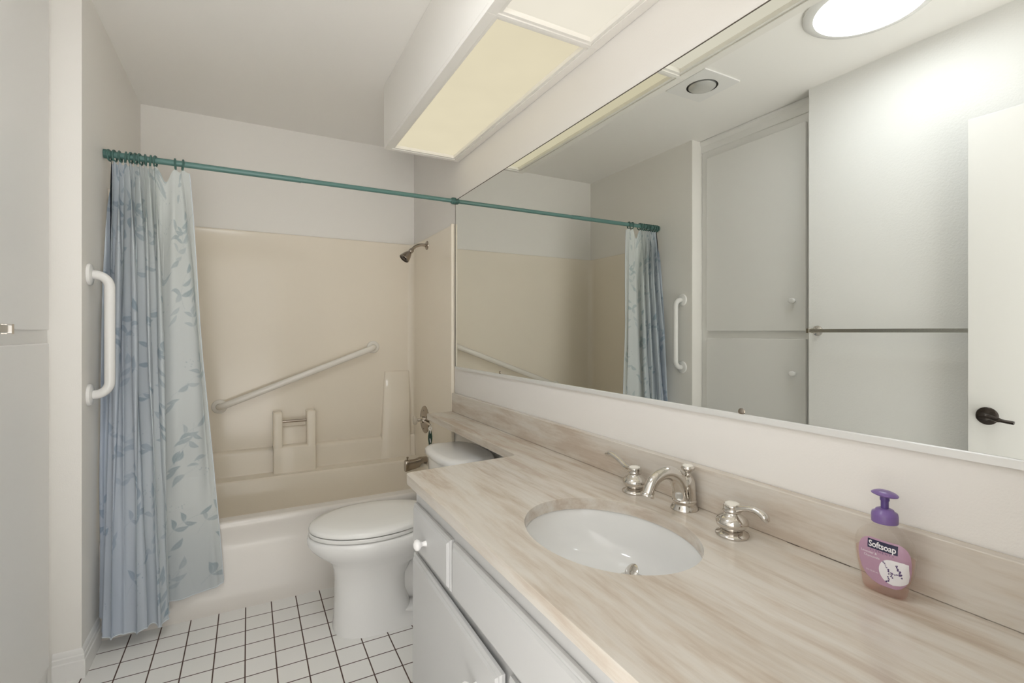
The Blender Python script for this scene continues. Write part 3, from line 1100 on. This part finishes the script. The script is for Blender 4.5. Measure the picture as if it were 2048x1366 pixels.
    tag(o, 'pale blue leaf-print shower curtain gathered at the left end of the rod', 'shower curtain')
    g3 = verts.reshape(NT, NS, 3)
    bm = bmesh.new()
    tube(bm, [tuple(p) for p in g3[-1, ::3]], 0.0022, seg=6)
    tube(bm, [tuple(p) for p in g3[::6, -1]], 0.0022, seg=6)
    obj('hem', bm, M['hem'], o, label='pale stitched hem')


build_curtain()

# ------------------------------------------------------------------ vanity, countertop, sink
VX = 0.455
VY1 = 1.466
FY = 0.437          # face of doors and drawers
va_ = thing('vanity_cabinet', 'white vanity cabinet under the stone countertop', 'vanity', (0.73, 0.77, 0))
bm = bmesh.new()
box(bm, VX, VX + 0.02, NEAR + 0.002, VY1, 0.09, 0.7485)        # face frame
box(bm, VX + 0.02, WX - 0.002, VY1 - 0.02, VY1, 0.0, 0.7485)   # far end panel
box(bm, VX + 0.02, WX - 0.002, NEAR + 0.002, NEAR + 0.02, 0.0, 0.7485)
box(bm, VX + 0.02, WX - 0.002, NEAR + 0.02, VY1 - 0.02, 0.09, 0.11)
box(bm, VX + 0.06, VX + 0.075, NEAR + 0.02, VY1 - 0.02, 0.0, 0.09)
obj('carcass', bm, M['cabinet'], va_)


def front(name, y0, y1, z0, z1, ajar=0.0, label=None):
    """panel with a two-step moulded edge; ajar swings its near (low Y) edge outwards"""
    bm = bmesh.new()
    rings = []
    for x, i in ((VX - 0.0008, 0.001), (FY + 0.0095, 0.0), (FY + 0.0055, 0.0040), (FY + 0.0050, 0.0085), (FY + 0.0038, 0.0090), (FY, 0.0135)):
        rings.append([(x, y0 + i, z0 + i), (x, y1 - i, z0 + i), (x, y1 - i, z1 - i), (x, y0 + i, z1 - i)])
    if ajar:
        rings = [[(x - ajar * (y1 - y) / (y1 - y0), y, z) for x, y, z in r] for r in rings]
    loft(bm, rings)
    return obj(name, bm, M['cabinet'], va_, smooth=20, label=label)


def knob(parent, x, y, z, m=None):
    bm = bmesh.new()
    lathe(bm, [(0.0085, 0.0), (0.0075, 0.004), (0.006, 0.010), (0.008, 0.015), (0.014, 0.020), (0.0158, 0.026), (0.0135, 0.032), (0.006, 0.0355), (0.0, 0.036)], (x, y, z), (-1, 0, 0), seg=28)
    return obj('knob', bm, m or M['ceramic'], parent, smooth=60)


dr = front('drawer', 1.148, 1.454, 0.566, 0.697)
knob(dr, FY + 0.0005, 1.322, 0.624)
front('false_front', 0.400, 1.133, 0.566, 0.697)
d1 = front('door', 0.853, 1.458, 0.115, 0.545, ajar=0.010, label='door slightly ajar below the drawer')
knob(d1, FY - 0.0075, 0.958, 0.460)
d2 = front('door', 0.236, 0.838, 0.115, 0.550)
knob(d2, FY + 0.0005, 0.735, 0.465)

# countertop with the banjo ledge over the toilet tank
SCX, SCY, SAX, SAY = 0.7005, 0.8557, 0.1725, 0.2156
ct = thing('countertop', 'cream veined stone countertop with a narrow ledge over the toilet tank', 'countertop', (0.72, 0.8, CTZ))
bm = bmesh.new()
XB = MX - 0.001
corner = [(0.428 + 0.022 * (1 - math.sin(R(a))), 1.497 - 0.022 * (1 - math.cos(R(a)))) for a in range(0, 91, 15)]
poly = [(XB, NEAR + 0.001), (0.428, NEAR + 0.001)] + corner[::-1][::-1]
poly = [(XB, NEAR + 0.001), (0.428, NEAR + 0.001)] + [(0.428 + 0.022 - 0.022 * math.cos(R(a)), 1.475 + 0.022 * math.sin(R(a))) for a in range(0, 91, 15)] \
    + [(0.800, 1.520), (0.822, 1.523), (0.834, 1.531), (0.838, 1.546), (0.841, 2.524), (0.847, 2.531), (XB, 2.533)]


def slab_edges(z):
    vo = [bm.verts.new((x, y, z)) for x, y in poly]
    vi = [bm.verts.new((SCX + SAX * math.cos(q), SCY + SAY * math.sin(q), z)) for q in [2 * PI * k / 72 for k in range(72)]]
    es = [bm.edges.new((v[i], v[(i + 1) % len(v)])) for v in (vo, vi) for i in range(len(v))]
    return vo, vi, es


to_, ti_, te = slab_edges(CTZ)
bmesh.ops.triangle_fill(bm, use_beauty=True, use_dissolve=False, edges=te)
bo_, bi_, be = slab_edges(CTZ - 0.030)
bmesh.ops.triangle_fill(bm, use_beauty=True, use_dissolve=False, edges=be)
for a, b in ((to_, bo_), (ti_, bi_)):
    for i in range(len(a)):
        j = (i + 1) % len(a)
        bm.faces.new((a[i], a[j], b[j], b[i]))
obj('slab', bm, M['stone'], ct, smooth=30, bevel=0.0035, seg=3)
bm = bmesh.new()
box(bm, 0.985, WX - 0.001, NEAR + 0.002, 2.533, CTZ + 0.0003, 0.880)
obj('backsplash', bm, M['stone'], ct, bevel=0.002)
for ya, yb2 in ((0.505, 0.560), (0.600, 0.625), (1.04, 1.09)):
    bm = bmesh.new()
    box(bm, 0.9843, 0.9856, ya, yb2, CTZ + 0.0001, CTZ + 0.0008)
    obj('joint', bm, M['caulk'], ct, label='dark open joint at the foot of the backsplash')

sk_ = thing('sink', 'white oval sink set under the stone countertop', 'sink', (SCX, SCY, 0.63))
bm = bmesh.new()
ell = lambda cx, cy, a, b, z: [(cx + a * math.cos(q), cy + b * math.sin(q), z) for q in [2 * PI * k / 64 for k in range(64)]]
DX, DY, DZ = 0.785, 0.872, 0.638
prof = [(1.10, 0.7485, 0), (1.02, 0.7485, 0), (1.005, 0.742, 0.02), (0.975, 0.725, 0.06), (0.92, 0.700, 0.15), (0.82, 0.672, 0.35), (0.66, 0.652, 0.6), (0.42, 0.642, 0.9), (0.17, 0.638, 1.0)]
loft(bm, [ell(SCX + (DX - SCX) * f, SCY + (DY - SCY) * f, SAX * k, SAY * k, z) for k, z, f in prof], False, False)
loft(bm, [ell(SCX + (DX - SCX) * f, SCY + (DY - SCY) * f, SAX * k + 0.008, SAY * k + 0.008, z - 0.008) for k, z, f in prof], False, True)
obj('bowl', bm, M['sinkchina'], sk_, smooth=60)
bm = bmesh.new()
lathe(bm, [(0.034, 0.001), (0.032, 0.004), (0.024, 0.003), (0.022, -0.004)], (DX, DY, DZ), seg=32)
obj('drain_flange', bm, M['chrome'], sk_)
bm = bmesh.new()
lathe(bm, [(0.004, -0.03), (0.005, 0.0), (0.019, 0.004), (0.0195, 0.007), (0.014, 0.010), (0.0, 0.011)], (DX + 0.004, DY, DZ + 0.016), (-0.75, 0.1, 0.66), seg=28)
obj('stopper', bm, M['chrome'], sk_, label='tilted metal pop-up stopper')

# faucet: spout and two lever handles
fs = thing('faucet_spout', 'polished arched faucet spout with a lift knob behind the sink', 'faucet', (0.955, 0.865, CTZ))
FC = Vector((0.950, 0.866, CTZ))
bm = bmesh.new()
lathe(bm, [(0.0335, 0.0003), (0.0335, 0.003), (0.030, 0.008), (0.027, 0.014), (0.0275, 0.018), (0.0295, 0.020), (0.0295, 0.0235), (0.0275, 0.026)], FC, seg=40)
obj('base', bm, M['chrome'], fs, smooth=50)
bm = bmesh.new()
# body column cut on a slant, with the spout leaving it in one sweep
lathe(bm, [(0.0272, 0.025), (0.0265, 0.050), (0.0262, 0.064), (0.024, 0.074), (0.017, 0.081), (0.010, 0.084)], FC, seg=36)
path = curve_pts([FC + Vector(p) for p in ((-0.006, 0, 0.030), (-0.012, 0, 0.055), (-0.030, 0, 0.082), (-0.056, 0, 0.0955), (-0.084, 0, 0.093), (-0.108, 0, 0.078), (-0.122, 0, 0.052))], 7)
m_ = len(path)
tube(bm, path, [0.0245 - 0.0105 * min(1, i / (m_ * 0.62)) for i in range(m_)], seg=24)
obj('spout', bm, M['chrome'], fs, smooth=50)
bm = bmesh.new()
dd = (path[-1] - path[-2]).normalized()
lathe(bm, [(0.0142, -0.004), (0.0165, 0.000), (0.0165, 0.004), (0.012, 0.0045)], path[-1], dd, seg=28)
obj('aerator', bm, M['chrome'], fs)
bm = bmesh.new()
kc = FC + Vector((0.010, -0.002, 0.078))
lathe(bm, [(0.009, 0.0), (0.009, 0.004), (0.0065, 0.008), (0.008, 0.012), (0.0155, 0.017), (0.0172, 0.022), (0.0145, 0.027)], kc, seg=28)
lk = obj('lift_knob', bm, M['chrome'], fs, smooth=60)
bm = bmesh.new()
lathe(bm, [(0.0138, 0.0265), (0.0130, 0.0290), (0.008, 0.0312), (0.0, 0.032)], kc, seg=28)
obj('knob_cap', bm, M['cap'], lk, label='cream ceramic cap')


def tap(label, c, pts, rads):
    c = Vector(c)
    t = thing('lever_tap', label, 'tap', c, 'taps beside the spout')
    bm = bmesh.new()
    lathe(bm, [(0.0335, 0.0003), (0.0345, 0.003), (0.033, 0.006), (0.026, 0.0085), (0.022, 0.013)], c, seg=40)
    obj('base', bm, M['chrome'], t, smooth=50)
    bm = bmesh.new()
    lathe(bm, [(0.020, 0.012), (0.024, 0.016), (0.0315, 0.022), (0.0335, 0.029), (0.031, 0.036), (0.024, 0.042), (0.0175, 0.046), (0.016, 0.050)], c, seg=40)
    obj('body', bm, M['chrome'], t, smooth=60)
    bm = bmesh.new()
    lathe(bm, [(0.0155, 0.049), (0.019, 0.052), (0.019, 0.055), (0.0175, 0.057), (0.0185, 0.060), (0.0175, 0.066), (0.014, 0.067)], c, seg=32)
    path = curve_pts([c + Vector(p) for p in pts], 6)
    mm = len(path)
    tube(bm, path, [np.interp(i / (mm - 1), [0, 0.25, 0.6, 0.85, 1], rads) for i in range(mm)], seg=16, flat=0.78)
    lv = obj('lever', bm, M['chrome'], t, smooth=60)
    bm = bmesh.new()
    lathe(bm, [(0.0150, 0.0655), (0.0145, 0.069), (0.009, 0.0715), (0.0, 0.072)], c, seg=28)
    obj('cap', bm, M['cap'], lv, label='cream ceramic cap')
    return t


RAD = [0.011, 0.0082, 0.0090, 0.0105, 0.006]
tap('polished lever handle left of the spout, its lever pointing to the tub', (0.929, 1.020, CTZ), [(0, 0.012, 0.058), (0.0, 0.035, 0.0615), (0.0, 0.065, 0.074), (0, 0.095, 0.082), (0.0, 0.120, 0.078)], [0.012, 0.0095, 0.0092, 0.0115, 0.007])
tap('polished lever handle right of the spout, nearest the soap bottle', (0.916, 0.704, CTZ), [(0, -0.012, 0.060), (0.0, -0.03, 0.067), (0.004, -0.05, 0.069), (0.006, -0.068, 0.063), (0.007, -0.078, 0.052)], RAD)

# ------------------------------------------------------------------ soap bottle
so = thing('soap_bottle', 'clear pump bottle of pink soap with a lilac label by the backsplash', 'soap dispenser', (0.941, 0.4285, CTZ))
BX, BYC = 0.941, 0.4285
ZW = [0.7792, 0.7815, 0.786, 0.80, 0.82, 0.835, 0.848, 0.860, 0.870, 0.879, 0.886, 0.892, 0.896, 0.900]
HW = [0.0275, 0.0315, 0.0335, 0.0352, 0.0405, 0.0430, 0.0438, 0.0432, 0.0402, 0.0335, 0.0265, 0.0185, 0.0142, 0.0138]
HD = [0.0135, 0.0165, 0.0182, 0.0192, 0.0205, 0.021, 0.021, 0.0205, 0.0195, 0.018, 0.0165, 0.0150, 0.0140, 0.0138]
hw_ = lambda z: float(np.interp(z, ZW, HW))
hd_ = lambda z: float(np.interp(z, ZW, HD))


def bottle_ring(z, grow=0.0, n=48):
    out = []
    pw = 2 / float(np.interp(z, [0.78, 0.88, 0.896], [2.6, 2.6, 2.0]))
    for k in range(n):
        q = 2 * PI * k / n
        c_, s_ = math.cos(q), math.sin(q)
        out.append((BX + (hd_(z) + grow) * math.copysign(abs(c_) ** pw, c_), BYC + (hw_(z) + grow) * math.copysign(abs(s_) ** pw, s_), z))
    return out


def fx(y, z, off):
    """point on the bottle's front face"""
    f = min(0.995, abs(y - BYC) / hw_(z))
    return (BX - hd_(z) * (1 - f ** 2.6) ** (1 / 2.6) - off, y, z)


bm = bmesh.new()
zs = sorted(set(ZW + [0.79, 0.795, 0.81, 0.828, 0.842, 0.854, 0.865, 0.8745, 0.8825, 0.889]))
loft(bm, [bottle_ring(z) for z in zs])
obj('bottle_body', bm, M['bottle'], so, smooth=60)
bm = bmesh.new()
loft(bm, [bottle_ring(z, -0.0016) for z in [0.7812] + [z for z in zs if 0.7812 < z < 0.846] + [0.846]])
obj('liquid', bm, M['liquid'], so, smooth=60, label='pink liquid soap')


def patch(rows, off, m, name, parent, nc=14, label=None):
    """rows: (z, left y, right y) laid on the bottle front"""
    bm = bmesh.new()
    g = []
    for z, a, b in rows:
        g.append([bm.verts.new(fx(a + (b - a) * k / nc, z, off)) for k in range(nc + 1)])
    for r0, r1 in zip(g[:-1], g[1:]):
        for k in range(nc):
            bm.faces.new((r0[k], r0[k + 1], r1[k + 1], r1[k]))
    return obj(name, bm, m, parent, smooth=60, label=label)


def lerp_rows(keys, n):
    zk = [k[0] for k in keys]
    return [(z, float(np.interp(z, zk, [k[1] for k in keys])), float(np.interp(z, zk, [k[2] for k in keys]))) for z in np.linspace(zk[0], zk[-1], n)]


lab = patch(lerp_rows([(0.797, 0.428, 0.405), (0.800, 0.438, 0.399), (0.806, 0.4465, 0.394), (0.816, 0.454, 0.3895), (0.830, 0.4585, 0.3872), (0.845, 0.4600, 0.3865), (0.856, 0.4585, 0.3875), (0.864, 0.4545, 0.3905), (0.869, 0.449, 0.396), (0.8715, 0.442, 0.402)], 26),
            0.0004, M['lilac'], 'front_label', so, nc=24, label='lilac front label')
patch(lerp_rows([(0.8535, 0.4445, 0.4015), (0.8685, 0.4445, 0.4015)], 6), 0.0007, M['navy'], 'name_plate', lab)
c0y, c0z, cr = 0.4085, 0.8235, 0.0205
patch([(c0z + cr * f, c0y + cr * 0.92 * math.sqrt(max(0.0, 1 - f * f)), max(0.3890 + 0.004 * max(0, -f), c0y - cr * 1.05 * math.sqrt(max(0.0, 1 - f * f)) - 0.012 * max(0, f)))
       for f in [-0.999 + 1.998 * k / 24 for k in range(25)]], 0.0007, M['white_ink'], 'flower_vignette', lab, label='white round picture of lavender sprigs')
bm = bmesh.new()
rr_ = random.Random(7)
for (ya, za, yb3, zb3, nn) in ((0.4215, 0.838, 0.408, 0.816, 11), (0.4035, 0.8385, 0.3965, 0.820, 13), (0.414, 0.814, 0.4165, 0.806, 7), (0.412, 0.821, 0.398, 0.824, 6)):
    for i in range(nn):
        f = i / (nn - 1)
        y_, z_ = ya + (yb3 - ya) * f + rr_.uniform(-0.0018, 0.0018), za + (zb3 - za) * f + rr_.uniform(-0.0012, 0.0012)
        rad = rr_.uniform(0.0007, 0.0014)
        bm.faces.new([bm.verts.new(fx(y_ + rad * math.cos(q), z_ + rad * 1.1 * math.sin(q), 0.0010)) for q in [2 * PI * k / 8 for k in range(8)]])
    st = [fx(ya + (yb3 - ya) * k / 6, za + (zb3 - za) * k / 6, 0.0010) for k in range(7)]
    for p0, p1 in zip(st[:-1], st[1:]):
        bm.faces.new([bm.verts.new(p) for p in ((p0[0], p0[1], p0[2] + 0.0003), (p1[0], p1[1], p1[2] + 0.0003), (p1[0], p1[1], p1[2] - 0.0003), (p0[0], p0[1], p0[2] - 0.0003))])
obj('lavender_print', bm, M['ink'], lab, smooth=0)


def lettering(name, text, yl, yr, zc, h, m, off, bold=0.0, space=1.0):
    """text wrapped on the bottle front between yl (left) and yr (right)"""
    cu = bpy.data.curves.new(name, 'FONT')
    cu.body = text
    cu.size = 1.0
    cu.offset = bold
    cu.space_character = space
    cu.resolution_u = 3
    tmp = bpy.data.objects.new(name, cu)
    COL.objects.link(tmp)
    dg = bpy.context.evaluated_depsgraph_get()
    me0 = bpy.data.meshes.new_from_object(tmp.evaluated_get(dg))
    co = np.array([v.co[:] for v in me0.vertices])
    bm = bmesh.new()
    bm.from_mesh(me0)
    a, b = co[:, 0].min(), co[:, 0].max()
    for v in bm.verts:
        f = (v.co.x - a) / (b - a)
        v.co = fx(yl + (yr - yl) * f, zc + (v.co.y - 0.33) * h, off)
    bpy.data.objects.remove(tmp)
    bpy.data.curves.remove(cu)
    bpy.data.meshes.remove(me0)
    return obj(name, bm, m, lab, smooth=0)


lettering('name_lettering', 'Softsoap', 0.4425, 0.4035, 0.8612, 0.0140, M['white_ink'], 0.0011, bold=0.022, space=0.97)
lettering('range_lettering', 'ELEMENTS', 0.4400, 0.4065, 0.8508, 0.0040, M['ink'], 0.0009, space=1.6)
lettering('scent_lettering', 'Lavender &', 0.4545, 0.4300, 0.8460, 0.0052, M['white_ink'], 0.0009)
lettering('scent_lettering', 'Chamomile', 0.4500, 0.4260, 0.8400, 0.0052, M['white_ink'], 0.0009)
lettering('size_lettering', '7.5 FL OZ (221 mL)', 0.4470, 0.4285, 0.8155, 0.0030, M['white_ink'], 0.0009)
bm = bmesh.new()
lathe(bm, [(0.0185, 0.0), (0.0188, 0.002), (0.0188, 0.012), (0.0178, 0.0165), (0.0135, 0.019), (0.0125, 0.0215), (0.0095, 0.023), (0.0062, 0.0235)], (BX, BYC, 0.8965), seg=36)
obj('collar', bm, M['purple'], so, smooth=50)
bm = bmesh.new()
lathe(bm, [(0.0056, 0.0), (0.0056, 0.018)], (BX, BYC, 0.918), seg=20)
lathe(bm, [(0.0066, 0.0), (0.0068, 0.002), (0.0068, 0.007), (0.006, 0.009)], (BX, BYC, 0.9325), seg=20)
obj('stem', bm, M['purple_dark'], so)
bm = bmesh.new()
n = 32
rings = []
for z, sx_, sy_ in ((0.9395, 0.0060, 0.0065), (0.9410, 0.0130, 0.0150), (0.9428, 0.0165, 0.0190), (0.9442, 0.0170, 0.0195), (0.9462, 0.0145, 0.0170), (0.9482, 0.0095, 0.0115), (0.9490, 0.004, 0.005)):
    rings.append([(BX + sx_ * math.cos(q), BYC + sy_ * math.sin(q), z - 5.0 * max(0, abs(sy_ * math.sin(q)) - 0.006) ** 2 + 0.06 * sy_ * math.sin(q)) for q in [2 * PI * j / n for j in range(n)]])
loft(bm, rings)
obj('pump_head', bm, M['purple'], so, smooth=60)

# ------------------------------------------------------------------ mirror
mi = thing('wall_mirror', 'wide frameless wall mirror above the stone backsplash', 'mirror', (MX, 1.3, 1.027))
bm = bmesh.new()
box(bm, MX, WX - 0.0003, NEAR + 0.002, 2.530, 1.0265, 1.941)
obj('glass', bm, M['silvered'], mi, smooth=0)
bm = bmesh.new()
extrude_y(bm, [(WX - 0.0003, 1.012), (MX - 0.004, 1.012), (MX - 0.004, 1.0245), (MX - 0.0015, 1.0262), (WX - 0.0003, 1.0262)], NEAR + 0.002, 2.530)
obj('bottom_channel', bm, M['aluminium'], mi)
bm = bmesh.new()
box(bm, MX - 0.0012, WX - 0.0004, NEAR + 0.002, 2.530, 1.9412, 1.9432)
box(bm, MX - 0.0012, WX - 0.0004, 2.5302, 2.5318, 1.0262, 1.9432)
obj('dark_edge', bm, M['caulk'], mi)
for y_ in (0.748, 1.986):
    bm = bmesh.new()
    lathe(bm, [(0.008, 0.0), (0.008, 0.0015), (0.004, 0.003)], (MX - 0.0002, y_, 1.031), (-1, 0, 0), seg=20)
    obj('clip', bm, M['nickel'], mi)

# ------------------------------------------------------------------ linen cabinet in the niche
lc = thing('linen_cabinet', 'tall white built-in linen cabinet in the left niche, mostly seen in the mirror', 'linen cabinet', (NX, 1.87, 0))
CX = NX
CY0, CY1 = 1.494, PIER - 0.001
bm = bmesh.new()
for a in ((CX - 0.02, CX, CY0, 1.575, 0.0, CZ - 0.002), (CX - 0.02, CX, 2.178, CY1, 0.0, CZ - 0.002),
          (CX - 0.02, CX, 1.575, 2.178, 2.325, CZ - 0.002), (CX - 0.02, CX, 1.575, 2.178, 1.165, 1.235), (CX - 0.02, CX, 1.575, 2.178, 0.0, 0.12),
          (CX - 0.17, CX - 0.15, CY0, CY1, 0.0, CZ - 0.002), (CX - 0.15, CX - 0.02, CY0, CY0 + 0.018, 0.0, CZ - 0.002), (CX - 0.15, CX - 0.02, CY1 - 0.018, CY1, 0.0, CZ - 0.002)):
    box(bm, *a)
obj('frame', bm, M['trim'], lc)
bm = bmesh.new()
extrude_y(bm, [(CX - 0.0005, 2.385), (CX + 0.006, 2.385), (CX + 0.010, 2.400), (CX + 0.010, 2.425), (CX + 0.020, 2.445), (CX + 0.020, CZ - 0.002), (CX - 0.0005, CZ - 0.002)], CY0, CY1)
obj('top_moulding', bm, M['trim'], lc, smooth=25)
for z0, z1, kz, kl in ((1.222, 2.335, 1.385, None), (0.09, 1.178, 0.992, None)):
    bm = bmesh.new()
    box(bm, CX + 0.0008, CX + 0.019, 1.552, 2.192, z0, z1)
    dd_ = obj('door', bm, M['trim'], lc, bevel=0.004, seg=3)
    bm = bmesh.new()
    kx, ky = CX + 0.0185, 1.612
    rings = []
    for h, a in ((0.0, 0.008), (0.004, 0.007), (0.012, 0.0065), (0.017, 0.012), (0.022, 0.0195), (0.027, 0.0205), (0.031, 0.016), (0.033, 0.008)):
        rings.append([(kx + h, ky + a * math.cos(q), kz + a * (0.72 if h > 0.014 else 1) * math.sin(q)) for q in [2 * PI * k / 24 for k in range(24)]])
    loft(bm, rings)
    obj('knob', bm, M['ceramic'], dd_, smooth=60)

# towel bar on the textured wall, seen in the mirror
tb = thing('towel_bar', 'chrome towel bar on the textured wall beside the linen cabinet', 'towel bar', (LX, 1.16, 1.222))
TBX, TBZ = -0.462, 1.222
bm = bmesh.new()
box(bm, TBX - 0.005, TBX + 0.005, 0.80, 1.462, TBZ - 0.0085, TBZ + 0.0085)
obj('bar', bm, M['steel'], tb, bevel=0.0015)
for y_ in (1.448, 0.815):
    bm = bmesh.new()
    lathe(bm, [(0.026, 0.0004), (0.025, 0.004), (0.019, 0.008), (0.012, 0.014), (0.010, 0.030), (0.011, 0.046), (0.012, 0.052)], (LX, y_, TBZ), (1, 0, 0), seg=28)
    box(bm, TBX - 0.009, TBX + 0.008, y_ - 0.004 + (0.012 if y_ > 1 else -0.012), y_ + 0.008 + (0.012 if y_ > 1 else -0.012), TBZ - 0.011, TBZ + 0.011)
    obj('post', bm, M['chrome'], tb)
